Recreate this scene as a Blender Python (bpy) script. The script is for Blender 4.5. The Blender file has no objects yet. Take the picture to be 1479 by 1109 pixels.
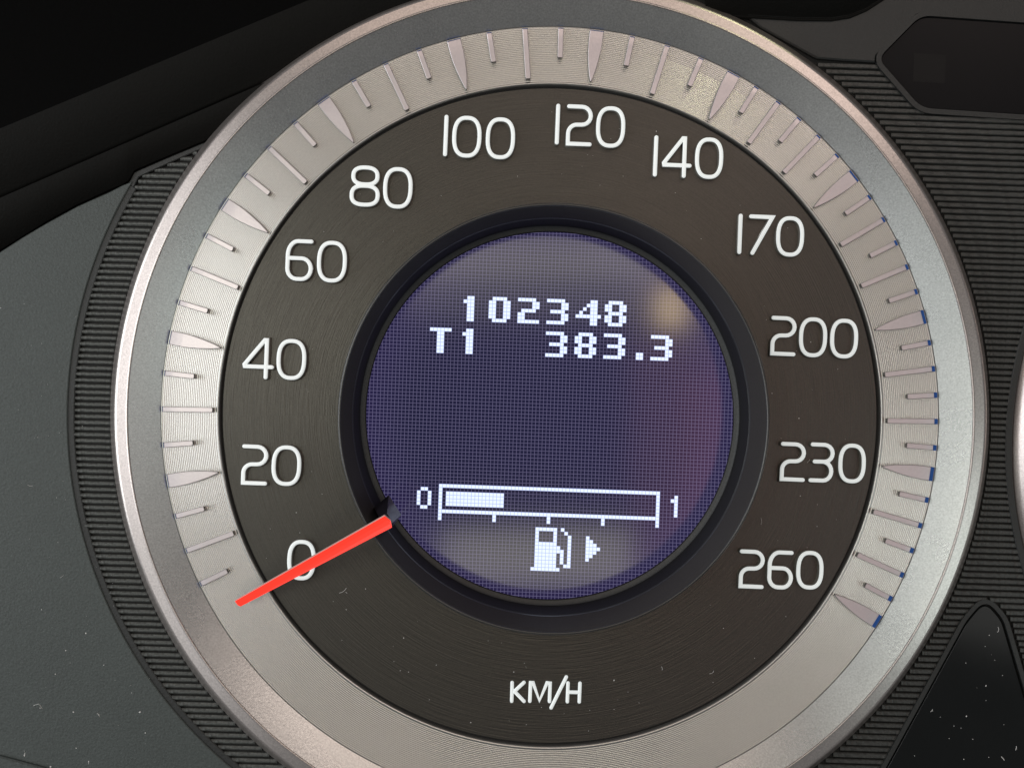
import bpy, math, random
from mathutils import Vector

sc = bpy.context.scene
col = sc.collection
R = math.radians
random.seed(7)

# ------------------------------------------------------------------ camera, world, lamps, exposure
D = 15.0                                     # camera height above the dial plane (1 unit = 1 cm)
cam_d = bpy.data.cameras.new('camera'); cam = bpy.data.objects.new('camera', cam_d); col.objects.link(cam)
cam.location = (0, 0, D); cam_d.sensor_fit = 'HORIZONTAL'; cam_d.sensor_width = 36.0
cam_d.lens = 36.0 * D / 14.79; cam_d.clip_start = 0.05; cam_d.clip_end = 500
sc.camera = cam

world = bpy.data.worlds.new('World'); sc.world = world; world.use_nodes = True
bg = world.node_tree.nodes['Background']
bg.inputs['Color'].default_value = (0.95, 0.97, 1.0, 1); bg.inputs['Strength'].default_value = 0.09

def lamp(name, loc, target, sx, sy, L, color):
    d = bpy.data.lights.new(name, 'AREA'); d.shape = 'RECTANGLE'; d.size = sx; d.size_y = sy
    d.energy = 4.0 * L * sx * sy; d.color = color
    o = bpy.data.objects.new(name, d); col.objects.link(o); o.location = loc
    o.rotation_euler = (Vector(target) - Vector(loc)).to_track_quat('-Z', 'Y').to_euler()
    return o
# windows of the car around the driver, and unseen lamps added for mirrored patches and fill
C0 = (0, 0, 0)
C0 = (0, 0, 0)
lamp('side_window_light', (-42, 3, 14), C0, 30, 14, 2.6, (0.93, 0.98, 1.0))
lamp('side_fill_lower', (-34, 6, 25), C0, 34, 14, 1.7, (1.0, 0.97, 0.99))  # extra lamp added to brighten the left of the scale ring
lamp('side_window_upper', (-25, 0, 39), C0, 34, 18, 0.38, (0.92, 1.0, 0.98))
lamp('side_fill_glow', (-15, 3, 42), C0, 10, 6, 5.2, (1.0, 1.0, 0.88))  # added fill that lifts the left of the dial face
lamp('windscreen_light', (2, 30, 37), C0, 40, 16, 0.75, (1.0, 0.80, 0.68))
lamp('windscreen_corner', (26, 26, 36), C0, 14, 18, 1.2, (1.0, 0.82, 0.73))
lamp('far_window_light', (36, -14, 29), C0, 16, 8, 2.1, (0.84, 1.0, 0.97))
lamp('far_window_upper', (25, -4, 38), C0, 18, 16, 0.38, (1.0, 0.98, 0.93))
lamp('rear_window_light', (-32, -22, 34), C0, 16, 18, 0.5, (0.97, 0.98, 1.0))
lamp('upper_patch_lamp', (1.5, 7.4, 45), (1.5, 7.4, 0), 15, 2.6, 1.8, (1.0, 0.93, 0.70))  # unseen lamp added so the display mirrors a pale band at its top
lamp('upper_patch_lamp_soft', (1.0, 5.6, 45), (1.0, 5.6, 0), 14, 3.6, 0.6, (1.0, 0.93, 0.75))
lamp('lower_patch_lamp', (1.4, -10.0, 45), (1.4, -10.0, 0), 11, 3.2, 2.1, (1.0, 0.95, 0.70))  # added likewise for the pale patch low in the display
lamp('amber_glow', (9.2, 4.4, 45), (9.2, 4.4, 0), 1.6, 2.2, 9.5, (1.0, 0.74, 0.34))
lamp('pink_glow', (12.0, -5.0, 45), (12.0, -5.0, 0), 4.5, 11.0, 0.75, (1.0, 0.36, 0.46))  # added lamp, stands in for a hand mirrored in the display
lamp('pink_glow_soft', (10.6, -5.0, 45), (10.6, -5.0, 0), 7.5, 15.0, 0.40, (1.0, 0.40, 0.50))
lamp('tan_glow', (-5.2, 6.6, 45), (-5.2, 6.6, 0), 3.0, 2.6, 1.8, (1.0, 0.62, 0.50))
lamp('mauve_glow', (9.0, 9.6, 45), (9.0, 9.6, 0), 3.6, 3.6, 6.0, (1.0, 0.78, 0.82))  # added lamp for a soft sheen on the dial face
# a stray sunbeam from the upper right that clears the bezel and falls on the scale ring
bd = bpy.data.lights.new('sunbeam', 'SPOT'); bd.energy = 1500; bd.color = (1.0, 1.0, 0.58)
bd.spot_size = R(4.6); bd.spot_blend = 0.45; bd.shadow_soft_size = 0.10
bo = bpy.data.objects.new('sunbeam', bd); col.objects.link(bo); bo.location = (15.5, 28.0, 12.0)
bo.rotation_euler = (Vector((2.75, 4.15, 0)) - Vector(bo.location)).to_track_quat('-Z', 'Y').to_euler()

sc.view_settings.view_transform = 'Standard'; sc.view_settings.look = 'None'
sc.view_settings.exposure = 0.3; sc.view_settings.gamma = 1.0

# ------------------------------------------------------------------ helpers
def P(px, py, z=0.0):
    """a place of the photograph, at height z above the dial"""
    k = 1 - z / D
    return ((px - 739.5) / 100 * k, (554.5 - py) / 100 * k, z)
AX, AY, _ = P(794.0, 600.3)                  # the gauge's axis

def Rw(rpx, z): return rpx / 100 * (1 - z / D)

ORG = {}
def root(name, loc, label, cat, group=None, kind=None):
    o = bpy.data.objects.new(name, None); col.objects.link(o); o.location = loc; o.empty_display_size = 0.1
    o['label'] = label; o['category'] = cat; o['kind'] = kind or 'thing'
    if group: o['group'] = group
    ORG[o] = Vector(loc)
    return o

def mesh_obj(name, verts, faces, mats, parent=None, mi=None, smooth=False, label=None, kind=None):
    org = ORG.get(parent, Vector((0, 0, 0)))
    me = bpy.data.meshes.new(name)
    me.from_pydata([(v[0] - org.x, v[1] - org.y, v[2] - org.z) for v in verts], [], faces)
    for m in (mats if isinstance(mats, (list, tuple)) else [mats]): me.materials.append(m)
    if mi: me.polygons.foreach_set('material_index', mi)
    if smooth is True: me.polygons.foreach_set('use_smooth', [True] * len(me.polygons))
    elif smooth: me.polygons.foreach_set('use_smooth', smooth)
    me.update()
    o = bpy.data.objects.new(name, me); col.objects.link(o)
    if parent is not None: o.parent = parent
    ORG[o] = org
    if label: o['label'] = label
    if kind: o['kind'] = kind
    return o

def revolve(strips, segs=256, cx=AX, cy=AY, a0=0.0, a1=None):
    """strips: list of (profile [(r,z)...], material index); every strip is smooth in itself"""
    V, F, M = [], [], []
    full = a1 is None
    n = segs if full else segs + 1
    for prof, m in strips:
        b = len(V)
        for (r, z) in prof:
            for k in range(n):
                a = 2 * math.pi * k / segs if full else a0 + (a1 - a0) * k / segs
                V.append((cx + r * math.cos(a), cy + r * math.sin(a), z))
        for i in range(len(prof) - 1):
            for k in range(segs):
                k2 = (k + 1) % n
                F.append((b + i * n + k, b + i * n + k2, b + (i + 1) * n + k2, b + (i + 1) * n + k)); M.append(m)
    return V, F, M

def recalc(o):
    import bmesh
    bm = bmesh.new(); bm.from_mesh(o.data); bmesh.ops.recalc_face_normals(bm, faces=bm.faces); bm.to_mesh(o.data); bm.free()

def prism(poly, z0, z1, bev=0.0):
    """a slab with outline poly (world xy), top at z1 with a small chamfer"""
    n = len(poly)
    area = sum(poly[i][0] * poly[(i + 1) % n][1] - poly[(i + 1) % n][0] * poly[i][1] for i in range(n))
    if area < 0: poly = poly[::-1]
    V = [(x, y, z0) for x, y in poly]
    F = []
    if bev > 0:
        V += [(x, y, z1 - bev) for x, y in poly]
        ins = offset_poly(poly, -bev)
        V += [(x, y, z1) for x, y in ins]
        rings = 3
    else:
        V += [(x, y, z1) for x, y in poly]; rings = 2
    for r in range(rings - 1):
        for i in range(n):
            j = (i + 1) % n
            F.append((r * n + i, r * n + j, (r + 1) * n + j, (r + 1) * n + i))
    F.append(tuple(range((rings - 1) * n, rings * n)))
    return V, F

def offset_poly(poly, d):
    """poly counter-clockwise; d > 0 grows it"""
    n = len(poly); out = []
    for i in range(n):
        p0, p1, p2 = Vector(poly[i - 1]), Vector(poly[i]), Vector(poly[(i + 1) % n])
        e1 = (p1 - p0).normalized(); e2 = (p2 - p1).normalized()
        n1 = Vector((e1.y, -e1.x)); n2 = Vector((e2.y, -e2.x))
        m = n1 + n2
        m = m / max(m.dot(n1), 0.35) if m.length > 1e-6 else n1
        out.append((p1.x + m.x * d, p1.y + m.y * d))
    return out

def round_poly(pts, radii, steps=7):
    n = len(pts); out = []
    for i in range(n):
        p0, p1, p2 = Vector(pts[i - 1]), Vector(pts[i]), Vector(pts[(i + 1) % n]); r = radii[i]
        if r <= 0: out.append(tuple(p1)); continue
        a = p1 + (p0 - p1).normalized() * r; b = p1 + (p2 - p1).normalized() * r
        for k in range(steps + 1):
            t = k / steps
            q = a * (1 - t) ** 2 + p1 * 2 * t * (1 - t) + b * t * t
            out.append((q.x, q.y))
    return out

def sweep(path, closed, prof, zb, V, F, M, mats):
    """run a profile [(offset, z)] (symmetric, left to right) along a flat path; rounded ends"""
    n = len(path); b = len(V); h = len(prof)
    pts = [Vector(p) for p in path]
    for i in range(n):
        if closed: d1 = (pts[i] - pts[i - 1]).normalized(); d2 = (pts[(i + 1) % n] - pts[i]).normalized()
        else:
            d1 = (pts[i] - pts[i - 1]).normalized() if i else (pts[1] - pts[0]).normalized()
            d2 = (pts[i + 1] - pts[i]).normalized() if i < n - 1 else d1
        n1 = Vector((-d1.y, d1.x)); n2 = Vector((-d2.y, d2.x)); m = n1 + n2
        m = m / max(m.dot(n1), 0.5)
        for (o, z) in prof:
            V.append((pts[i].x - m.x * o, pts[i].y - m.y * o, zb + z))
    for i in range(n if closed else n - 1):
        j = (i + 1) % n
        for k in range(h - 1):
            F.append((b + i * h + k, b + i * h + k + 1, b + j * h + k + 1, b + j * h + k)); M.append(mats[k])
    if not closed:
        half = [(o, z, mats[min(k, h - 2)]) for k, (o, z) in enumerate(prof) if o >= -1e-9]
        for e in (0, 1):
            p = pts[0] if e == 0 else pts[-1]
            d = (pts[0] - pts[1]).normalized() if e == 0 else (pts[-1] - pts[-2]).normalized()
            b = len(V); m_ = 8
            for q in range(m_ + 1):
                a = -math.pi / 2 + math.pi * q / m_
                dr = Vector((d.x * math.cos(a) - d.y * math.sin(a), d.x * math.sin(a) + d.y * math.cos(a)))
                for (o, z, _) in half: V.append((p.x + dr.x * o, p.y + dr.y * o, zb + z))
            hh = len(half)
            for q in range(m_):
                for k in range(hh - 1):
                    F.append((b + q * hh + k, b + (q + 1) * hh + k, b + (q + 1) * hh + k + 1, b + q * hh + k + 1)); M.append(half[k][2])

# ------------------------------------------------------------------ materials
def nt(name):
    m = bpy.data.materials.new(name); m.use_nodes = True
    t = m.node_tree; return m, t, t.nodes['Principled BSDF']
def N(t, kind, **kw):
    n = t.nodes.new(kind)
    for k, v in kw.items(): setattr(n, k, v)
    return n
def math_node(t, op, a, b=None, c=None, clamp=False):
    n = N(t, 'ShaderNodeMath', operation=op); n.use_clamp = clamp
    for i, x in enumerate((a, b, c)):
        if x is None: continue
        if isinstance(x, (int, float)): n.inputs[i].default_value = x
        else: t.links.new(x, n.inputs[i])
    return n.outputs[0]

def grained(name, color, rough, metal=0.0, grain=0.0, gscale=60.0, bump=0.0, bscale=60.0, spec=0.5, blot=0.0, rvar=0.0, tint=None):
    """plastic or metallic paint: fine grain in colour and relief, slow blotches of wear"""
    m, t, p = nt(name)
    tc = N(t, 'ShaderNodeTexCoord')
    p.inputs['Metallic'].default_value = metal; p.inputs['Roughness'].default_value = rough
    p.inputs['Specular IOR Level'].default_value = spec
    no = N(t, 'ShaderNodeTexNoise'); no.inputs['Scale'].default_value = gscale; no.inputs['Detail'].default_value = 2
    t.links.new(tc.outputs['Object'], no.inputs['Vector'])
    bl = N(t, 'ShaderNodeTexNoise'); bl.inputs['Scale'].default_value = 0.9; bl.inputs['Detail'].default_value = 4
    t.links.new(tc.outputs['Object'], bl.inputs['Vector'])
    f = math_node(t, 'MULTIPLY_ADD', math_node(t, 'SUBTRACT', no.outputs[0], 0.5), grain * 2, 1.0)
    f2 = math_node(t, 'MULTIPLY_ADD', math_node(t, 'SUBTRACT', bl.outputs[0], 0.5), blot * 2, 1.0)
    f = math_node(t, 'MULTIPLY', f, f2)
    mx = N(t, 'ShaderNodeVectorMath', operation='SCALE'); mx.inputs[0].default_value = color[:3]
    t.links.new(f, mx.inputs['Scale']); t.links.new(mx.outputs[0], p.inputs['Base Color'])
    if rvar:
        t.links.new(math_node(t, 'MULTIPLY_ADD', math_node(t, 'SUBTRACT', bl.outputs[0], 0.5), rvar * 2, rough), p.inputs['Roughness'])
    if bump:
        bn = N(t, 'ShaderNodeTexNoise'); bn.inputs['Scale'].default_value = bscale; bn.inputs['Detail'].default_value = 3
        t.links.new(tc.outputs['Object'], bn.inputs['Vector'])
        bu = N(t, 'ShaderNodeBump'); bu.inputs['Strength'].default_value = bump; bu.inputs['Distance'].default_value = 0.02
        t.links.new(bn.outputs[0], bu.inputs['Height']); t.links.new(bu.outputs[0], p.inputs['Normal'])
    return m

MAT = {}
MAT['silver'] = grained('silver_paint', (0.54, 0.545, 0.535), 0.28, 0.9, 0.36, 42, 0.05, 26, blot=0.04, rvar=0.05)
MAT['rim'] = grained('satin_silver_rim', (0.60, 0.55, 0.525), 0.32, 0.88, 0.34, 42, 0.05, 26, blot=0.04)
MAT['groove'] = grained('turned_aluminium', (0.61, 0.61, 0.59), 0.31, 0.9, 0.09, 34, 0.0, 45, blot=0.05)
MAT['black'] = grained('black_plastic', (0.021, 0.023, 0.023), 0.50, 0, 0.25, 40, 0.25, 30, blot=0.08)
MAT['panel'] = grained('dark_grey_soft_plastic', (0.056, 0.068, 0.066), 0.55, 0, 0.42, 36, 0.32, 30, blot=0.10)
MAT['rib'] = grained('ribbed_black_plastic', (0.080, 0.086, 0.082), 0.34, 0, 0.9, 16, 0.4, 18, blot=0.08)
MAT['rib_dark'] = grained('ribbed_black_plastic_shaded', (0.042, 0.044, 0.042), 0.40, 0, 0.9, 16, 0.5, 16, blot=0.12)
MAT['ring'] = grained('satin_black_ring', (0.030, 0.031, 0.031), 0.32, 0, 0.2, 40, 0.06, 40, spec=0.9)
MAT['ring_wall'] = grained('black_ring_wall', (0.056, 0.052, 0.050), 0.66, 0, 0.2, 40, 0.12, 40, spec=0.10)
MAT['ring_dark'] = grained('matte_black_wall', (0.018, 0.018, 0.018), 0.6, 0, 0.2, 40, 0.1, 40, spec=0.2)
MAT['ring_grey'] = grained('grey_screen_edge', (0.055, 0.058, 0.058), 0.55, 0, 0.3, 30, 0.2, 30)
MAT['hood_shade'] = grained('shaded_hood_black', (0.003, 0.003, 0.003), 0.9, 0, 0.2, 30, 0.2, 30, spec=0.03)  # hood side in shade, the darkness put into the colour
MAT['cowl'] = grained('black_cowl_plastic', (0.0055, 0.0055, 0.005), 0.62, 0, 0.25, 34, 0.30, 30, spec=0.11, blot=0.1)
MAT['gloss'] = grained('gloss_black', (0.006, 0.007, 0.007), 0.12, 0, 0.1, 30, 0.0, 30, rvar=0.06)
MAT['stub'] = grained('black_needle_stub', (0.008, 0.007, 0.010), 0.30, 0, 0.1, 30, 0.0, 30, spec=0.35)
MAT['window'] = grained('smoked_window', (0.006, 0.006, 0.007), 0.28, 0, 0.1, 30, 0.0, 30, spec=0.14)
MAT['window_film'] = grained('smoked_window_film', (0.010, 0.010, 0.0105), 0.34, 0, 0.1, 30, 0.0, 30, spec=0.14)
MAT['tick'] = grained('pearl_tick', (0.70, 0.64, 0.66), 0.34, 0.6, 0.08, 30, 0.04, 30, blot=0.10)
MAT['tick_side'] = grained('tick_side', (0.09, 0.085, 0.085), 0.25, 0.2)
MAT['blue'] = grained('blue_end_reflection', (0.026, 0.10, 0.36), 0.5, spec=0.15)  # reflection at the tick ends, put in as colour
MAT['white'] = grained('white_numeral', (0.80, 0.83, 0.83), 0.42, 0, 0.03, 30, 0.0, 30, blot=0.05)
MAT['clear'] = grained('clear_numeral_side', (0.34, 0.325, 0.30), 0.15, 0.6)
MAT['red'] = grained('red_needle', (0.90, 0.030, 0.018), 0.45, 0, 0.04, 20, 0.0, 20)
MAT['needle_side'] = grained('pale_needle_side', (0.55, 0.45, 0.42), 0.3)
MAT['trim'] = grained('pale_trim', (0.45, 0.46, 0.45), 0.5, 0.2)
MAT['dust'] = grained('dust', (0.75, 0.75, 0.74), 0.9)
# the needle is a lit light guide: its red face glows a little
rp = MAT['red'].node_tree.nodes['Principled BSDF']
rp.inputs['Emission Color'].default_value = (1.0, 0.045, 0.02, 1); rp.inputs['Emission Strength'].default_value = 0.50
wp = MAT['white'].node_tree.nodes['Principled BSDF']       # the numerals are lit from behind as well
wp.inputs['Emission Color'].default_value = (0.92, 1.0, 1.0, 1); wp.inputs['Emission Strength'].default_value = 0.30

# dial face: dark brushed metal-plastic, brushed round the axis
m, t, p = nt('brushed_dial'); MAT['dial'] = m
tc = N(t, 'ShaderNodeTexCoord'); sep = N(t, 'ShaderNodeSeparateXYZ'); t.links.new(tc.outputs['Object'], sep.inputs[0])
rr = math_node(t, 'SQRT', math_node(t, 'ADD', math_node(t, 'MULTIPLY', sep.outputs[0], sep.outputs[0]), math_node(t, 'MULTIPLY', sep.outputs[1], sep.outputs[1])))
an = math_node(t, 'ARCTAN2', sep.outputs[1], sep.outputs[0])
cb = N(t, 'ShaderNodeCombineXYZ'); t.links.new(math_node(t, 'MULTIPLY', rr, 55.0), cb.inputs[0]); t.links.new(math_node(t, 'MULTIPLY', an, 5.0), cb.inputs[1])
no = N(t, 'ShaderNodeTexNoise'); no.inputs['Scale'].default_value = 1.0; no.inputs['Detail'].default_value = 3; t.links.new(cb.outputs[0], no.inputs['Vector'])
fn = N(t, 'ShaderNodeTexNoise'); fn.inputs['Scale'].default_value = 35; t.links.new(tc.outputs['Object'], fn.inputs['Vector'])
f = math_node(t, 'ADD', math_node(t, 'MULTIPLY', no.outputs[0], 0.30), math_node(t, 'MULTIPLY', fn.outputs[0], 0.30))
mx = N(t, 'ShaderNodeVectorMath', operation='SCALE'); mx.inputs[0].default_value = (0.083, 0.078, 0.070)
t.links.new(math_node(t, 'ADD', f, 0.70), mx.inputs['Scale']); t.links.new(mx.outputs[0], p.inputs['Base Color'])
p.inputs['Metallic'].default_value = 0.8; p.inputs['Roughness'].default_value = 0.36
bu = N(t, 'ShaderNodeBump'); bu.inputs['Strength'].default_value = 0.22; bu.inputs['Distance'].default_value = 0.02
t.links.new(no.outputs[0], bu.inputs['Height']); t.links.new(bu.outputs[0], p.inputs['Normal'])

# display: a dark liquid-crystal matrix under smooth glass, lit from behind
TH = R(2.0); PITCH = 0.0525; ZS = -0.04
UX = Vector((math.cos(TH), -math.sin(TH), 0)); VX = Vector((-math.sin(TH), -math.cos(TH), 0))
OX, OY, _ = P(621.1, 472.7, ZS)
m, t, p = nt('display_matrix'); MAT['lcd'] = m
tc = N(t, 'ShaderNodeTexCoord')
masks = []
for w in (UX, VX):
    dn = N(t, 'ShaderNodeVectorMath', operation='DOT_PRODUCT'); t.links.new(tc.outputs['Object'], dn.inputs[0]); dn.inputs[1].default_value = w / PITCH
    off = ((AX - OX) * w.x + (AY - OY) * w.y) / PITCH
    fr = math_node(t, 'FRACT', math_node(t, 'ADD', dn.outputs['Value'], off + 1000.0))
    d_ = math_node(t, 'ABSOLUTE', math_node(t, 'SUBTRACT', fr, 0.5))
    mr = N(t, 'ShaderNodeMapRange', interpolation_type='SMOOTHSTEP'); t.links.new(d_, mr.inputs['Value'])
    mr.inputs['From Min'].default_value = 0.37; mr.inputs['From Max'].default_value = 0.47
    masks.append(mr.outputs[0])
mk = math_node(t, 'MAXIMUM', masks[0], masks[1])
fn = N(t, 'ShaderNodeTexNoise'); fn.inputs['Scale'].default_value = 22; t.links.new(tc.outputs['Object'], fn.inputs['Vector'])
mk = math_node(t, 'MULTIPLY', mk, math_node(t, 'MULTIPLY_ADD', fn.outputs[0], 0.6, 0.7))
mix = N(t, 'ShaderNodeMix', data_type='RGBA'); t.links.new(mk, mix.inputs['Factor'])
mix.inputs['A'].default_value = (0.010, 0.010, 0.052, 1); mix.inputs['B'].default_value = (0.160, 0.145, 0.280, 1)
ln = N(t, 'ShaderNodeVectorMath', operation='LENGTH'); t.links.new(tc.outputs['Object'], ln.inputs[0])
mr = N(t, 'ShaderNodeMapRange', interpolation_type='SMOOTHSTEP'); t.links.new(ln.outputs['Value'], mr.inputs['Value'])
mr.inputs['From Min'].default_value = 1.9; mr.inputs['From Max'].default_value = 2.7
lk = N(t, 'ShaderNodeMix', data_type='RGBA', blend_type='ADD'); t.links.new(mr.outputs[0], lk.inputs['Factor'])
t.links.new(mix.outputs['Result'], lk.inputs['A']); lk.inputs['B'].default_value = (0.014, 0.009, 0.030, 1)
t.links.new(lk.outputs['Result'], p.inputs['Emission Color']); p.inputs['Emission Strength'].default_value = 0.52
p.inputs['Base Color'].default_value = (0.010, 0.009, 0.016, 1); p.inputs['Roughness'].default_value = 0.11

def glow(name, c, s):
    m, t, p = nt(name); p.inputs['Base Color'].default_value = (0.02, 0.02, 0.03, 1)
    p.inputs['Emission Color'].default_value = (*c, 1); p.inputs['Emission Strength'].default_value = s
    p.inputs['Roughness'].default_value = 0.2
    return m
MAT['cell'] = glow('lit_display_cell', (0.74, 0.83, 0.98), 0.95)
MAT['cell_gap'] = glow('lit_display_gap', (0.36, 0.44, 0.82), 0.95)

# ------------------------------------------------------------------ speedometer
sp = root('speedometer', (AX, AY, 0), 'round silver rimmed speedometer with white numerals, red needle and lit display in its centre', 'speedometer')

# bezel: outer wall, rounded rim, thin lip, inward bevel
bz = [([(6.36, -0.12), (6.34, 0.02), (Rw(631.2, 0.10), 0.10), (Rw(631.0, 0.18), 0.18)], 1),
      ([(Rw(631.0, 0.18), 0.18), (Rw(630.2, 0.215), 0.215), (Rw(628.8, 0.230), 0.230), (Rw(626.6, 0.239), 0.239)], 1),
      ([(Rw(626.6, 0.239), 0.239), (Rw(619, 0.252), 0.252), (Rw(613.6, 0.262), 0.262)], 1),
      ([(Rw(613.6, 0.262), 0.262), (Rw(612.6, 0.270), 0.270), (Rw(611.4, 0.270), 0.270), (Rw(610.4, 0.258), 0.258), (Rw(609.8, 0.246), 0.246)], 1),
      ([(Rw(609.8, 0.246), 0.246), (Rw(588, 0.142), 0.142), (Rw(562.2, 0.014), 0.014)], 0),
      ([(Rw(562.2, 0.014), 0.014), (Rw(562.8, -0.02), -0.02), (5.68, -0.06)], 2)]
V, F, M = revolve(bz, 384)
o = mesh_obj('bezel', V, F, [MAT['silver'], MAT['rim'], MAT['ring_dark']], sp, M, True); recalc(o)

# turned scale ring: fine concentric grooves cut in the metal
prof = [(4.775, -0.14), (4.775, -0.034)]
strips = [(prof, 0), ([(4.775, -0.034), (4.780, -0.016), (4.791, -0.003), (4.806, 0.002), (4.815, -0.004)], 0)]
r = 4.815; g = 0.0262
while r < 5.585:
    strips.append(([(r, 0.0), (r + g * 0.5, -0.0062), (r + g, 0.0)], 0)); r += g
strips.append(([(r, 0.0), (5.64, -0.001)], 0))
V, F, M = revolve(strips, 448)
o = mesh_obj('scale_ring', V, F, [MAT['groove']], sp, M, True); recalc(o)

# ticks
def ang(v): return 211.0 - v * 149.3 / 140 if v <= 140 else 61.7 - (v - 140) * 93.8 / 120
def tick(v):
    kind = 'major' if (v in (20, 40, 60, 80, 100, 120, 140, 170, 200, 230, 260)) else ('long' if v % 10 == 0 else 'short')
    zt = 0.085
    ro = Rw(556.5, zt); L = {'major': 0.69, 'long': 0.68, 'short': 0.385}[kind]
    hw = 0.037
    if kind == 'major':
        prof = [(-0.034, 0.098), (0.06, 0.098), (0.14, 0.098), (0.25, 0.092), (0.40, 0.073), (0.53, 0.050), (0.62, 0.029), (0.675, 0.013), (0.69, 0.008)]
    else:
        prof = [(-0.034, hw)] + [(L * q, hw) for q in (0.1, 0.22, 0.35, 0.55, 0.8)] + [(L - 0.012, hw), (L, hw - 0.010)]
    a = R(ang(v)); er = Vector((math.cos(a), math.sin(a))); et = Vector((-math.sin(a), math.cos(a)))
    def w(d, s, z):
        q = er * (ro - d) + et * s; return (AX + q.x, AY + q.y, z)
    def top_z(d): return zt - 0.060 * max(0.0, 0.24 - d / L) ** 1.5 - 0.004 * (d / L) ** 2   # falls towards the outer end
    V, F, MI, SM = [], [], [], []
    bv = 0.007
    for d, h in prof:
        z = top_z(d); e_ = min(bv, h * 0.6)
        V += [w(d, -h, -0.006), w(d, -h, z - bv), w(d, -h + e_, z), w(d, h - e_, z), w(d, h, z - bv), w(d, h, -0.006)]
    for i in range(len(prof) - 1):
        for k in range(5):
            F.append((i * 6 + k, i * 6 + k + 1, i * 6 + 7 + k, i * 6 + 6 + k)); MI.append(1 if k in (0, 4) else 0); SM.append(False)
    e_ = (len(prof) - 1) * 6
    F += [tuple(range(6)), tuple(range(e_, e_ + 6))]; MI += [1, 1]; SM += [False, False]
    o = mesh_obj('tick_mark', V, F, [MAT['tick'], MAT['tick_side']], sp, MI, SM); recalc(o)
    # blue reflection put in as a coloured cap, longest low on the right
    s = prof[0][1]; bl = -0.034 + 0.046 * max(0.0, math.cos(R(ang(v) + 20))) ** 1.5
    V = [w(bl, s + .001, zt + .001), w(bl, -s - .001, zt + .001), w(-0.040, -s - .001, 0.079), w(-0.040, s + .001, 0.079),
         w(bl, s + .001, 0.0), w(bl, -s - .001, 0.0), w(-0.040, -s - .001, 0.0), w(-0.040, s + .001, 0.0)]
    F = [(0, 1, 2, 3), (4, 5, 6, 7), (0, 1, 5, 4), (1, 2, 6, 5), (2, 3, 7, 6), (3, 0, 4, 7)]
    e = mesh_obj('tick_end_reflection', V, F, MAT['blue'], o); recalc(e)
for v in range(5, 261, 5): tick(v)

# dial face
ZF = -0.05
V, F, M = revolve([([(2.60, ZF), (3.2, ZF), (4.0, ZF), (4.735, ZF)], 0), ([(4.735, ZF), (4.745, ZF - .01), (4.745, -0.14)], 1), ([(4.745, -0.14), (4.80, -0.14)], 1)], 256)
face = mesh_obj('dial_face', V, F, [MAT['dial'], MAT['ring_dark']], sp, M, True); recalc(face)

# numerals: raised white strokes with clear glossy flanks
def arc(cx, cy, rx, ry, a0, a1, n=10): return [(cx + rx * math.cos(R(a0 + (a1 - a0) * k / n)), cy + ry * math.sin(R(a0 + (a1 - a0) * k / n))) for k in range(n + 1)]
def sup(cx, cy, rx, ry, e=2.6, n=44):
    o = []
    for k in range(n):
        a = 2 * math.pi * k / n; c, s = math.cos(a), math.sin(a)
        o.append((cx + rx * math.copysign(abs(c) ** (2 / e), c), cy + ry * math.copysign(abs(s) ** (2 / e), s)))
    return o
GL = {   # strokes in the digit's own frame, x right, y down, 62 high: (points, closed)
    '0': [(sup(22.5, 31, 18.7, 27.2, 2.55), True)],
    '1': [([(4, 4), (4, 58)], False)],
    '2': [([(4, 4), (24, 4)] + arc(24, 17, 13.2, 13, -90, 90)[1:] + [(17, 30.2)] + arc(17, 43.2, 13, 13, -90, -180, 8)[1:] + [(4, 58), (37, 58)], False)],
    '3': [([(5, 4), (24, 4)] + arc(24, 16.8, 12.2, 12.6, -90, 90)[1:] + [(9, 29.6)], False),
          ([(24, 29.8)] + arc(22.5, 43.8, 12.6, 14, -90, 90)[1:] + [(3.6, 57.9)], False)],
    '4': [([(35.5, 58), (35.5, 4), (32.5, 4), (4, 40.2), (4.6, 43), (44, 43)], False)],
    '6': [([(38, 4), (19, 4)] + arc(19, 24, 15, 20, -90, -180, 8)[1:] + [(4, 43)] + arc(18, 43, 14, 15, 180, 90, 6)[1:] + [(25, 58)] + arc(25, 43.2, 13.4, 14.8, 90, -90, 12)[1:] + [(6, 28.4)], False)],
    '7': [([(4, 4), (36, 4), (8, 58)], False)],
    '8': [(sup(22.6, 16.2, 17.6, 12.3, 2.5), True), (sup(22.6, 44.3, 19.0, 13.7, 2.6), True)],
}
def densify(p, closed, step=4.0):
    return p
PROF = [(-4.2, 0), (-4.05, 5.0), (-3.6, 7.0), (-2.85, 7.5), (-2.8, 8.3), (-2.2, 8.9), (-1.0, 9.2), (0, 9.25), (1.0, 9.2), (2.2, 8.9), (2.8, 8.3), (2.85, 7.5), (3.6, 7.0), (4.05, 5.0), (4.2, 0)]
PM = [1, 1, 1, 0, 0, 0, 0, 0, 0, 0, 0, 1, 1, 1]
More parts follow.
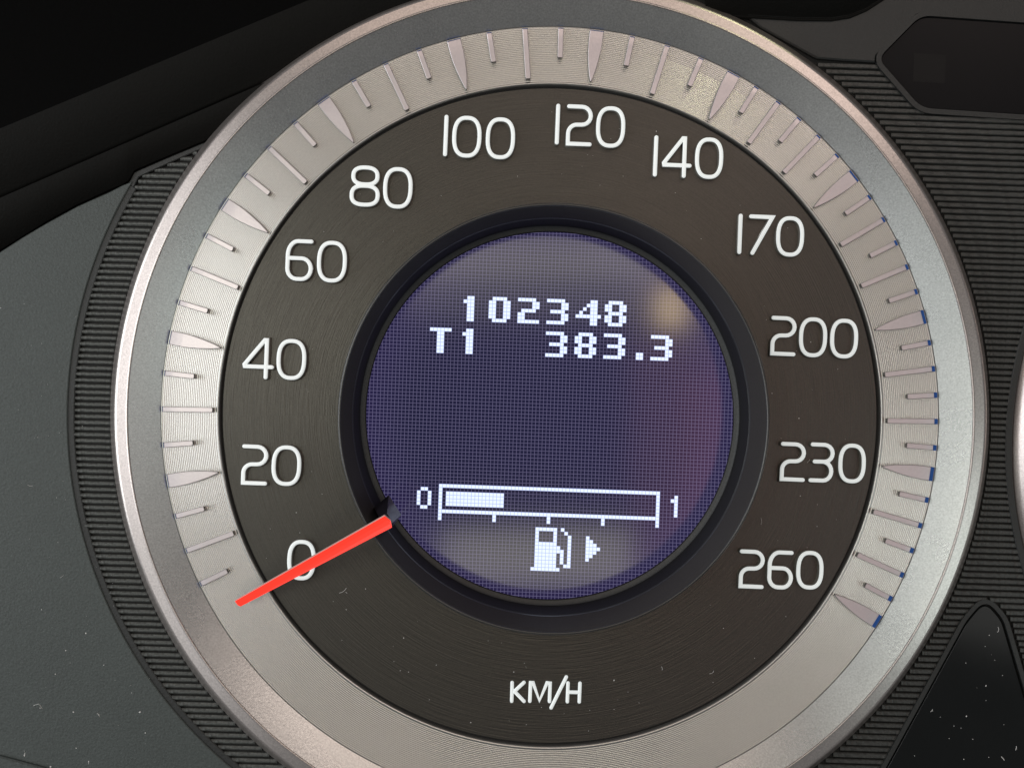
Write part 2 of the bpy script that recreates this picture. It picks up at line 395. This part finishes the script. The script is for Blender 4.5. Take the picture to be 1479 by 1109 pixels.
def digit(ch, x0, x1, y0, y1):
    a = R(2.3); strokes = []
    for pts, cl in GL[ch]:
        strokes.append(([(x * math.cos(a) - y * math.sin(a), x * math.sin(a) + y * math.cos(a)) for x, y in pts], cl))
    xs = [q[0] for s, _ in strokes for q in s]; ys = [q[1] for s, _ in strokes for q in s]
    bx0, bx1, by0, by1 = min(xs) - 4, max(xs) + 4, min(ys) - 4, max(ys) + 4
    sx = (x1 - x0) / (bx1 - bx0); sy = (y1 - y0) / (by1 - by0)
    if ch == '1': sx = 1
    mx_, my_ = (x0 + x1) / 2, (y0 + y1) / 2
    V, F, M = [], [], []
    zt = ZF + 0.07
    for q, (s, cl) in enumerate(strokes):
        pw = [P(mx_ + (x - (bx0 + bx1) / 2) * sx, my_ + (y - (by0 + by1) / 2) * sy, zt)[:2] for x, y in s]
        sweep(pw, cl, [(o_ / 100, z_ / 100) for o_, z_ in PROF], ZF + q * 0.0006, V, F, M, PM)
    o = mesh_obj('digit', V, F, [MAT['white'], MAT['clear']], face, M, True); recalc(o)
for ch, *b in [
    ('0', 414.1, 457, 778.3, 838.5),
    ('2', 347.1, 388.6, 640.3, 702), ('0', 391.3, 436.4, 642, 702.5),
    ('4', 349.4, 396.7, 487.1, 548.9), ('0', 398.5, 443.6, 488.5, 549.8),
    ('6', 411.2, 454, 344.4, 407.3), ('0', 456.8, 502.3, 346.9, 409.4),
    ('8', 504, 549.5, 238.3, 300), ('0', 552.4, 597.1, 240.7, 302.8),
    ('1', 639, 648.9, 165.3, 227.3), ('0', 652.1, 696.5, 166.7, 229.3), ('0', 700.6, 745, 168.9, 231.6),
    ('1', 800.1, 810.5, 149.4, 210.3), ('2', 816.1, 857.2, 150, 213.1), ('0', 859.9, 904.1, 153, 215),
    ('1', 941.7, 952.1, 194.9, 256.6), ('4', 955.2, 999.6, 196.2, 258.6), ('0', 1002.9, 1045.4, 198, 260),
    ('1', 1063.8, 1073.5, 308, 368.3), ('7', 1080.9, 1119.5, 308.9, 369.5), ('0', 1119.9, 1162.1, 311.6, 371.9),
    ('2', 1111.2, 1151.2, 455.2, 515.6), ('0', 1152.9, 1195.3, 457.4, 516.9), ('0', 1197.9, 1240, 459.5, 518.6),
    ('2', 1125, 1164.6, 637, 696.6), ('3', 1166.6, 1206.1, 637.7, 697.6), ('0', 1209.9, 1251, 639.6, 698.6),
    ('2', 1065.6, 1105.2, 792, 850.9), ('6', 1107.2, 1146.8, 793.6, 851.6), ('0', 1149.1, 1189.9, 794.3, 851.6)]:
    digit(ch, *b)

LP = [(-2.55, 0), (-2.45, 1.2), (-1.9, 2.0), (0, 2.3), (1.9, 2.0), (2.45, 1.2), (2.55, 0)]
def letters(name, strokes):
    V, F, M = [], [], []
    for q, s in enumerate(strokes):
        pw = [P(725 + x / 11.377, 960 + y / 11.377, ZF)[:2] for x, y in s]
        sweep(pw, False, [(o_ / 100, z_ / 100) for o_, z_ in LP], ZF + q * 0.0006, V, F, M, [0] * 6)
    o = mesh_obj(name, V, F, [MAT['white']], face, M, True); recalc(o)
letters('letter', [[(168, 285), (160, 590)], [(362, 283), (205, 428), (362, 592)]])
letters('letter', [[(458, 590), (470, 288), (512, 288), (615, 580), (740, 290), (792, 296), (780, 594)]])
letters('slash', [[(1058, 192), (808, 698)]])
letters('letter', [[(1086, 292), (1074, 598)], [(1282, 296), (1270, 600)], [(1085, 441), (1278, 446)]])

# raised black ring round the display
dr = [([(2.80, ZF - 0.02), (2.825, 0.6), (2.836, 1.31)], 0),
      ([(2.836, 1.31), (2.835, 1.36), (2.829, 1.40), (2.818, 1.425), (2.802, 1.436), (2.790, 1.428), (2.784, 1.408)], 0),
      ([(2.784, 1.408), (2.779, 1.36), (2.773, 1.30), (2.771, 1.26)], 3),
      ([(2.771, 1.26), (2.768, 0.9), (2.762, 0.60)], 3),
      ([(2.762, 0.60), (2.757, 0.575), (2.748, 0.565)], 0),
      ([(2.748, 0.565), (2.742, 0.3), (2.735, 0.02)], 1),
      ([(2.735, 0.02), (2.728, 0.003), (2.70, -0.008), (2.668, -0.022)], 2),
      ([(2.668, -0.022), (2.656, -0.03), (2.652, -0.06)], 1)]
V, F, M = revolve(dr, 320)
o = mesh_obj('display_ring', V, F, [MAT['ring'], MAT['ring_dark'], MAT['ring_grey'], MAT['ring_wall']], sp, M, True); recalc(o)

# display screen
V, F, M = revolve([([(0.0, ZS), (2.67, ZS)], 0)], 192)
scr = mesh_obj('display_screen', V, F, [MAT['lcd']], sp, M)
def cells(name, lst, label=None):
    V, F, M = [], [], []
    for (c, r_) in lst:
        for (e, z, mi) in ((0.0, 0.003, 1), (0.075, 0.006, 0)):
            b = len(V)
            for du, dv in ((e, e), (1 - e, e), (1 - e, 1 - e), (e, 1 - e)):
                q = Vector((OX, OY, 0)) + UX * ((c + du) * PITCH) + VX * ((r_ + dv) * PITCH)
                V.append((q.x, q.y, ZS + z))
            F.append((b + 3, b + 2, b + 1, b)); M.append(mi)
    mesh_obj(name, V, F, [MAT['cell'], MAT['cell_gap']], scr, M, label=label)
BM = {'1': ['.##', '###', '.##', '.##', '.##', '.##', '.##'],
      '0': ['.####.', '##..##', '##..##', '##..##', '##..##', '##..##', '.####.'],
      '2': ['#####.', '....##', '....##', '.####.', '##....', '##....', '######'],
      '3': ['#####.', '....##', '....##', '.####.', '....##', '....##', '#####.'],
      '4': ['....##.', '...###.', '..#.##.', '.#..##.', '#######', '....##.', '....##.'],
      '8': ['.####.', '##..##', '##..##', '.####.', '##..##', '##..##', '.####.'],
      'T': ['######', '..##..', '..##..', '..##..', '..##..', '..##..', '..##..'],
      '.': ['##', '##'],
      'z': ['.##.', '#..#', '#..#', '#..#', '#..#', '.##.'],
      'i': ['.#', '##', '.#', '.#', '.#', '.#'],
      'P': ['.######..#...', '.#....#...#..', '.#....#....#.', '.#....#....#.', '.######....#.', '.#######...#.', '.########..#.', '.######.#..#.', '.######.#..#.', '.######.#..#.', '.######..##..', '########.....'],
      'A': ['#...', '##..', '###.', '####', '###.', '##..', '#...']}
def bitmap(name, ch, c0, r0, label=None):
    cells(name, [(c0 + c, r0 + r_) for r_, row in enumerate(BM[ch]) for c, x in enumerate(row) if x == '#'], label)
for ch, c0 in (('1', 9), ('0', 16), ('2', 24), ('3', 32), ('4', 40), ('8', 48)): bitmap('display_digit', ch, c0, -9)
bitmap('display_letter', 'T', 0, 0); bitmap('display_digit', '1', 9, 0)
for ch, c0 in (('3', 32), ('8', 40), ('3', 48), ('3', 61)): bitmap('display_digit', ch, c0, 0)
bitmap('decimal_point', '.', 57, 5)
bitmap('display_digit', 'z', -2, 44); bitmap('display_digit', 'i', 68, 44)
fr = [(c, 43) for c in range(4, 65)] + [(c, 50) for c in range(5, 64)] + [(4, r_) for r_ in range(44, 53)] + [(64, r_) for r_ in range(44, 53)]
fr += [(c, r_) for c in (19, 34, 49) for r_ in (51, 52)]
cells('fuel_gauge_frame', fr); cells('fuel_level', [(c, r_) for c in range(6, 22) for r_ in range(45, 49)])
# the pump: body and base 31-36, hose on its right
pump = [(c, 54) for c in range(31, 37)] + [(c, r_) for c in (31, 36) for r_ in (55, 56, 57)] + [(c, r_) for c in range(31, 37) for r_ in range(58, 65)]
pump += [(c, 65) for c in range(30, 38)] + [(37, 59), (37, 60)] + [(38, r_) for r_ in range(60, 64)] + [(39, 64), (40, 64)] + [(40, r_) for r_ in range(56, 64)] + [(38, 54), (39, 55)]
cells('fuel_pump_symbol', pump); bitmap('arrow_symbol', 'A', 45, 56)

# needle
def npt(px, py, z): return P(px, py, z)
zb, zt = 2.0, 0.42
top = [npt(555.6, 745.2, zb), npt(566.0, 760.8, zb), npt(347.2, 875.6, zt), npt(339.6, 867.6, zt)]
top = [npt(555.6, 745.2, zb), npt(564.3, 752.5, zb), npt(566.0, 761.5, zb), npt(347.4, 875.4, zt), npt(343.5, 873.8, zt), npt(339.4, 868.0, zt)]
low = [(x, y, z - 0.055) for x, y, z in top]
n = len(top)
cen = Vector((sum(v[0] for v in top) / n, sum(v[1] for v in top) / n, 0))
body = [(x, y, z - 0.012) for x, y, z in top]
F = [tuple(range(n))] + [(i, (i + 1) % n, n + (i + 1) % n, n + i) for i in range(n)] + [tuple(range(2 * n - 1, n - 1, -1))]
nd = mesh_obj('needle', top + body, F, MAT['red'], sp); recalc(nd)
gx, gy = -0.007, 0.014
lowb = [(x + gx, y + gy, z - 0.013) for x, y, z in top]; lowc = [(x + gx, y + gy, z - 0.075) for x, y, z in top]
o = mesh_obj('needle_body', lowb + lowc, F, MAT['needle_side'], nd); recalc(o)
ft = [npt(552, 727, 1.2), npt(561.5, 714.6, 1.0), npt(571, 728, 1.55), npt(579.3, 742.5, 1.0), npt(567.5, 759, 1.88), npt(556, 746, 1.90), npt(538, 737, 1.2), npt(548, 757, 1.4)]
V = [npt(561.5, 714.6, 1.1), npt(579.5, 743, 1.1), npt(567.5, 759.5, 1.5), npt(548, 748, 1.5), npt(540, 733, 1.1),
     npt(559, 741, 1.86), npt(567, 755, 1.86), npt(552, 750, 1.86),
     npt(561.0, 716, 0.1), npt(577, 742, 0.1), npt(566.5, 757, 0.1), npt(549, 747, 0.1), npt(541, 733, 0.1)]
F = [(0, 1, 5), (1, 2, 6), (1, 6, 5), (2, 3, 7), (2, 7, 6), (3, 4, 7), (4, 0, 5), (4, 5, 7), (5, 6, 7),
     (0, 1, 9, 8), (1, 2, 10, 9), (2, 3, 11, 10), (3, 4, 12, 11), (4, 0, 8, 12)]
o = mesh_obj('needle_base', V, F, MAT['stub'], nd); recalc(o)

# ------------------------------------------------------------------ instrument panel around the gauge
ZP = -0.09
ip = root('instrument_panel', (0, 0, ZP), 'black moulded instrument panel with fine horizontal ribs around the speedometer', 'panel')
V, F = prism([(-14, -11), (14, -11), (14, 11), (-14, 11)], ZP - 0.3, ZP)
mesh_obj('backing', V, F, MAT['ring_dark'], ip)

LC = (757.0, 602.0); LRr = 655.0; TC = (2068.5, 650.0)
WIN = [(1269.0, 85.0), (1330.0, 23.0), (1560.0, 39.0), (1560.0, 170.5), (1331.0, 155.5)]
GP = [(1260, 1150), (1398.0, 898.0), (1424.0, 868.0), (1448.0, 896.0), (1523.0, 1150.0)]
WINr = round_poly(WIN, [14, 16, 0, 0, 16])
GPr = round_poly(GP, [0, 12, 18, 10, 0])
def inside(poly, x, y):
    c = False; n = len(poly)
    for i in range(n):
        x1, y1 = poly[i]; x2, y2 = poly[i - 1]
        if (y1 > y) != (y2 > y) and x < (x2 - x1) * (y - y1) / (y2 - y1) + x1: c = not c
    return c
def grow(poly, d):
    n = len(poly); a = sum(poly[i][0] * poly[(i + 1) % n][1] - poly[(i + 1) % n][0] * poly[i][1] for i in range(n))
    return offset_poly(poly if a > 0 else poly[::-1], d)
WINg = grow(WINr, 9); GPg = grow(GPr, 10)
def hyp(x, y, c): return math.hypot(x - c[0], y - c[1])
def ok_left(x, y): return x < 700 and hyp(x, y, LC) < LRr - 4 and hyp(x, y, (794, 600)) > 634 and y > 259 - (x - 196) * 0.445
def ok_right(x, y):
    return x > 900 and hyp(x, y, (794, 600)) > 635 and y > 91 + (x - 1216) * 0.05 and not inside(WINg, x, y) and not inside(GPg, x, y) \
        and hyp(x, y, TC) > 617 and x < 1530
# one rib shape for each side, shared by its copies: unit length, rounded top
import bmesh as _b
def rib_mesh(hw, rh, tw, mat):
    pr = [(-hw, 0), (-hw * 0.94, rh * 0.75), (-hw * tw, rh), (hw * tw, rh), (hw * 0.94, rh * 0.75), (hw, 0)]
    me = bpy.data.meshes.new('rib'); h = len(pr)
    V = [(-0.5, y, z) for y, z in pr] + [(0.5, y, z) for y, z in pr]
    me.from_pydata(V, [], [(i, i + 1, h + i + 1, h + i) for i in range(h - 1)] + [tuple(range(h - 1, -1, -1)), tuple(range(h, 2 * h))])
    me.materials.append(mat); me.update()
    bm = _b.new(); bm.from_mesh(me); _b.ops.recalc_face_normals(bm, faces=bm.faces); bm.to_mesh(me); bm.free()
    return me
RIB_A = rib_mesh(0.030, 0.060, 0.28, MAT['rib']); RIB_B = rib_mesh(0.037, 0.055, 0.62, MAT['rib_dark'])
def ribs(me, ok, x0, x1, y0, y1, pitch, tilt):
    s = math.tan(R(tilt)); y = y0
    while y < y1:
        x = x0; run = None
        while x <= x1 + 1:
            g_ = ok(x, y + (x - x0) * s) and x <= x1
            if g_ and run is None: run = x
            if not g_ and run is not None:
                if x - run > 5:
                    a = P(run, y + (run - x0) * s, ZP); b = P(x, y + (x - x0) * s, ZP)
                    o = bpy.data.objects.new('rib', me); col.objects.link(o); o.parent = ip
                    o.location = ((a[0] + b[0]) / 2, (a[1] + b[1]) / 2, random.uniform(-0.003, 0.003))
                    o.scale = (math.hypot(b[0] - a[0], b[1] - a[1]), random.uniform(0.94, 1.05), random.uniform(0.88, 1.1))
                    o.rotation_euler = (0, 0, math.atan2(b[1] - a[1], b[0] - a[0]))
                run = None
            x += 1.0
        y += pitch
ribs(RIB_A, ok_left, 80, 420, 190, 1135, 8.72, 1.6)
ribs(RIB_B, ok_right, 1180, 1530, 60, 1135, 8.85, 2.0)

# smooth trim left of the ribs
def circ_pts(c, r, a0, a1, n): return [(c[0] + r * math.cos(R(a0 + (a1 - a0) * k / n)), c[1] + r * math.sin(R(a0 + (a1 - a0) * k / n))) for k in range(n + 1)]
arcL = circ_pts(LC, LRr + 5, 211.0, 126.0, 60)           # image angles, y down
poly = [(-120, 420), (-60, 393), (0, 364), (34, 342), (68, 322), (112, 298), (158, 277.5), (176, 268)] + arcL + [(300, 1260), (-120, 1260)]
V, F = prism([P(x, y, 0.0)[:2] for x, y in poly], ZP, 0.0, 0.012)
mesh_obj('side_trim', V, F, MAT['panel'], ip)
# thin frame between trim and ribs
fo = circ_pts(LC, LRr + 4.7, 210.5, 124, 70); fi = circ_pts(LC, LRr - 5.5, 210.5, 124, 70)
V, F = prism([P(x, y, -0.03)[:2] for x, y in fo + fi[::-1]], ZP, -0.022, 0.012)
mesh_obj('rib_frame', V, F, MAT['black'], ip)
fo = [(186, 264), (194, 249), (240, 229), (300, 204), (345, 186)]; fi = [(347, 191), (302, 210), (243, 236), (200, 256), (192, 272)]
V, F = prism([P(x, y, -0.02)[:2] for x, y in fo + fi], ZP, -0.018, 0.010)
mesh_obj('rib_frame', V, F, MAT['black'], ip)
# frame along the neighbour gauge
fo = circ_pts(TC, 616, 150, 208, 50); fi = circ_pts(TC, 606, 150, 208, 50)
V, F = prism([P(x, y, -0.02)[:2] for x, y in fo + fi[::-1]], ZP, -0.022, 0.012)
mesh_obj('rib_frame', V, F, MAT['black'], ip)
# pale moulding at the lower left corner
V, F = prism([P(x, y, 0.06)[:2] for x, y in [(-40, 1088), (0, 1092), (34, 1101), (78, 1113), (78, 1150), (-40, 1150)]], -0.02, 0.06, 0.02)
mesh_obj('corner_trim', V, F, MAT['panel'], ip)
# smooth shoulder above the right-hand ribs
poly = [(1050, -60), (1560, -60), (1560, 34), (1336, 18.4), (1324, 22), (1266, 80.5), (1264.5, 90), (1216, 87), (1180, 84), (1100, 40), (1040, -10)]
poly = [(x, y) for x, y in poly]
V, F = prism([P(x, y, 0.0)[:2] for x, y in poly], ZP, -0.006, 0.02)
mesh_obj('shoulder', V, F, MAT['black'], ip)

# warning lamp window, upper right
ww = root('warning_light_window', (*P(1400, 95, 0)[:2], -0.05), 'dark angular warning light window, unlit, right of the speedometer', 'warning display')
V, F = prism([P(x, y, 0.0)[:2] for x, y in WINr], ZP, -0.035, 0.012)
mesh_obj('window_pane', V, F, MAT['window'], ww)
V, F = prism([P(x, y, 0.0)[:2] for x, y in [(1322, 76), (1368, 79), (1366, 120), (1320, 117)]], -0.05, -0.0335)
mesh_obj('unlit_symbol', V, F, MAT['window_film'], ww)
def band(po, pi_, z0, z1):
    n = len(po); V = []
    for pl, z in ((po, z0), (po, z1), (pi_, z1), (pi_, z0)): V += [(*P(x, y, 0)[:2], z) for x, y in pl]
    F = [(q * n + i, q * n + (i + 1) % n, (q + 1) * n + (i + 1) % n, (q + 1) * n + i) for q in range(3) for i in range(n)]
    return V, F
W0 = grow(WINr, 0.6); W1 = grow(WINr, 8)
V, F = band(W1, W0, ZP, 0.0)
o = mesh_obj('window_frame', V, F, MAT['black'], ww); recalc(o)

# gloss black panel, lower right
gp = root('gloss_panel', (*P(1400, 1030, 0)[:2], -0.05), 'glossy black tapering panel with dust specks below right of the speedometer', 'trim panel')
V, F = prism([P(x, y, 0.0)[:2] for x, y in GPr], ZP, -0.03, 0.014)
mesh_obj('panel_face', V, F, MAT['gloss'], gp)
V, F = band(grow(GPr, 9), grow(GPr, 2.6), ZP, -0.012)
o = mesh_obj('panel_frame', V, F, MAT['black'], gp); recalc(o)

# neighbour gauge at the right edge
tx, ty, _ = P(*TC)
ta = root('tachometer', (tx, ty, 0), 'silver rim of the neighbouring dial cut off by the right edge', 'dial')
tr = [([(6.06, -0.1), (6.03, 0.0), (5.98, 0.06), (5.86, 0.17), (5.82, 0.20)], 0), ([(5.82, 0.20), (5.70, 0.26)], 0), ([(5.70, 0.26), (5.3, 0.10)], 1)]
V, F, M = revolve(tr, 300, tx, ty)
o = mesh_obj('bezel', V, F, [MAT['rim'], MAT['silver']], ta, M, True); recalc(o)
V, F, M = revolve([([(0, 0.02), (5.32, 0.02)], 0)], 128, tx, ty)
mesh_obj('dial_face', V, F, [MAT['dial']], ta, M)

# hood over the panel: stepped black mouldings, upper left and along the top
hd = root('dashboard_hood', (*P(100, 150, 0)[:2], 0), 'matte black stepped hood shading the upper left of the instrument panel', 'hood')
def strip(rows, mat, name):
    """rows of points (px,py,z): lofted skin"""
    n = len(rows[0]); V = [P(*q) for r_ in rows for q in r_]
    F = [(i * n + k, i * n + k + 1, (i + 1) * n + k + 1, (i + 1) * n + k) for i in range(len(rows) - 1) for k in range(n - 1)]
    o = mesh_obj(name, V, F, mat, hd, None, True); return o
lowe = [(-120, 419), (-60, 392), (0, 363), (68, 321), (112, 297), (158, 276), (178, 268), (186, 262), (194, 248), (240, 228), (300, 203), (380, 168), (450, 135), (560, 85), (660, 40)]
def line(x, a, b): return a[1] + (b[1] - a[1]) * (x - a[0]) / (b[0] - a[0])
g1 = [(x, line(x, (0, 286), (365, 127)) , 0.06) for x, _ in lowe]
g2 = [(x, line(x, (0, 280), (365, 122)) , 0.06) for x, _ in lowe]
u1 = [(x, line(x, (0, 186), (445, 1)), 0.17) for x, _ in lowe]
strip([[(x, y, -0.06) for x, y in lowe], [(x, y - 3, 0.02) for x, y in lowe], g1], MAT['cowl'], 'lower_moulding')
strip([[(x, y, z - 0.05) for x, y, z in g1], [(x, y, z + 0.01) for x, y, z in g2], u1], MAT['cowl'], 'upper_moulding')
strip([u1, [(x, y - 6, 0.10) for x, y, z in u1], [(x, y - 420, 0.9) for x, y, z in u1]], MAT['hood_shade'], 'shaded_hood_side')
cw = root('top_moulding', (*P(1170, 0, 0)[:2], 0), 'black curved moulding along the top edge, right of the speedometer crown', 'moulding')
hd2 = hd; hd = cw
e = [(1020, 18), (1084, 21), (1150, 25), (1200, 25.5), (1228, 21), (1252, 11), (1275, -4), (1300, -22), (1330, -45)]
strip([[(x, y + 7, -0.02) for x, y in e], [(x, y + 4, 0.03) for x, y in e], [(x, y + 3, 0.03) for x, y in e], [(x, y + 1, -0.01) for x, y in e], [(x, y - 1, 0.05) for x, y in e], [(x - 12, y - 90, 0.25) for x, y in e]], MAT['cowl'], 'moulding_skin')
hd = hd2

# ------------------------------------------------------------------ dust
V, F = [], []
def speck(px, py, z, r_):
    x, y, z = P(px, py, z); b = len(V); n = 6; r_ /= 100; a0 = random.random() * 6
    V.append((x, y, z + r_ * 0.8))
    for k in range(n):
        a = a0 + 2 * math.pi * k / n; q = r_ * random.uniform(0.7, 1.25); V.append((x + q * math.cos(a), y + q * math.sin(a), z))
    for k in range(n): F.append((b, b + 1 + k, b + 1 + (k + 1) % n))
for px, py, r_ in [(1424, 990, 1.6), (1396, 1034, 1.7), (1378, 1048, .9), (1388, 1051, .8), (1371, 1066, .8), (1405, 1067, .9), (1321, 1091, .9), (1392, 1096, 1.2), (1428, 1093, 1), (1429, 917, 1), (1423, 933, .8), (1437, 953, .8), (1395, 957, .9), (1448, 975, .8), (1347, 1026, .8), (1358, 1035, .7), (1450, 1046, .9), (1424, 1011, .8), (1411, 993, .6), (1432, 945, .6)]:
    speck(px, py, -0.03, r_ * 0.7)
for px, py, r_ in [(124, 914, 1.2), (202, 1028, 1.6), (95, 939, 1), (80, 973, 1), (106, 1028, 1.1), (143, 1032, .9), (58, 1022, .8), (210, 1058, 1), (128, 1099, 1.1), (110, 1080, .9), (73, 1107, 1.6), (35, 1090, 1), (1, 445, .9), (190, 1000, .7), (60, 880, .7), (150, 960, .7)]:
    speck(px, py, 0.0, r_ * 0.9)
for px, py, r_ in [(583, 921, 1.1), (680, 1043, 1.1), (590, 970, .8), (578, 968, .8), (569, 955, .6), (742, 970, 1.1), (782, 1021, .8), (760, 1046, .8), (887, 982, 1.6), (887, 1024, .8), (428, 740, .9), (433, 769, .8), (1115, 568, 1), (1045, 907, .9), (1135, 890, .8), (1154, 604, 1.4), (1171, 494, 1), (1210, 533, .8), (948, 190, .9), (1156, 716, .9), (1180, 760, .8), (500, 880, .8), (630, 690 + 270, .7), (705, 925, .6), (1030, 985, .8), (1090, 950, .7), (528, 850, .8), (620, 1010, .7), (850, 1055, .7), (960, 1060, .7)]:
    speck(px, py, ZF, r_ * 0.75)
for _ in range(70):
    a = random.uniform(0, 6.283); r_ = random.uniform(335, 465)
    speck(794 + r_ * math.cos(a), 600 + r_ * math.sin(a), ZF, random.uniform(0.25, 0.5))
for _ in range(60): speck(random.uniform(2, 240), random.uniform(420, 1105), 0.0, random.uniform(0.2, 0.45)) if True else None
def fibre(px, py, z, ln, a, bend, wd=0.35):
    """a bent thread of lint lying on the surface"""
    pts = []; x, y = px, py
    for k in range(7): pts.append((x, y)); x += ln / 6 * math.cos(a); y += ln / 6 * math.sin(a); a += bend / 6
    b = len(V)
    for k, (x, y) in enumerate(pts):
        nx, ny = -math.sin(a - bend * (1 - k / 6)), math.cos(a - bend * (1 - k / 6))
        for o_, h_ in ((-wd, 0.0), (0.0, 0.006), (wd, 0.0)): q = P(x + nx * o_, y + ny * o_, z); V.append((q[0], q[1], z + h_))
    for k in range(6):
        for c in (0, 1): F.append((b + k * 3 + c, b + k * 3 + c + 1, b + k * 3 + 4 + c, b + k * 3 + 3 + c))
for f_ in [(1031, 968, ZF, 9, 1.9, 1.6, .3), (1099, 748, ZF, 10, 1.2, .9, .3), (490, 856, ZF, 13, -.2, -1.0, .3), (1166, 668, ZF, 6, -.9, .1, .3), (955, 962, ZF, 6, .8, 1.4, .3), (1441, 905, -0.03, 9, .9, 1.8, .35), (1446, 1092, -0.03, 7, .7, .4, .5), (1347, 1024, -0.03, 5, 2.0, .8, .35), (1468, 1077, -0.03, 6, 1.5, .6, .4),
           (48, 1019, 0, 9, -.5, .4, .3), (57, 1017, 0, 7, .9, .2, .3), (140, 1030, 0, 6, .3, 1.5, .4), (36, 1086, 0, 6, 1.6, .3, .5), (128, 1098, 0, 5, 1.5, .2, .4), (499, 855, 0, 3, .2, 1, .3), (40, 700, 0, 8, .6, -1.1, .25), (92, 830, 0, 7, 2.2, .7, .25)]: fibre(*f_)
o = mesh_obj('dust_specks', V, F, MAT['dust']); o['kind'] = 'stuff'; o['label'] = 'tiny white dust specks scattered over the dial and the dark panels'
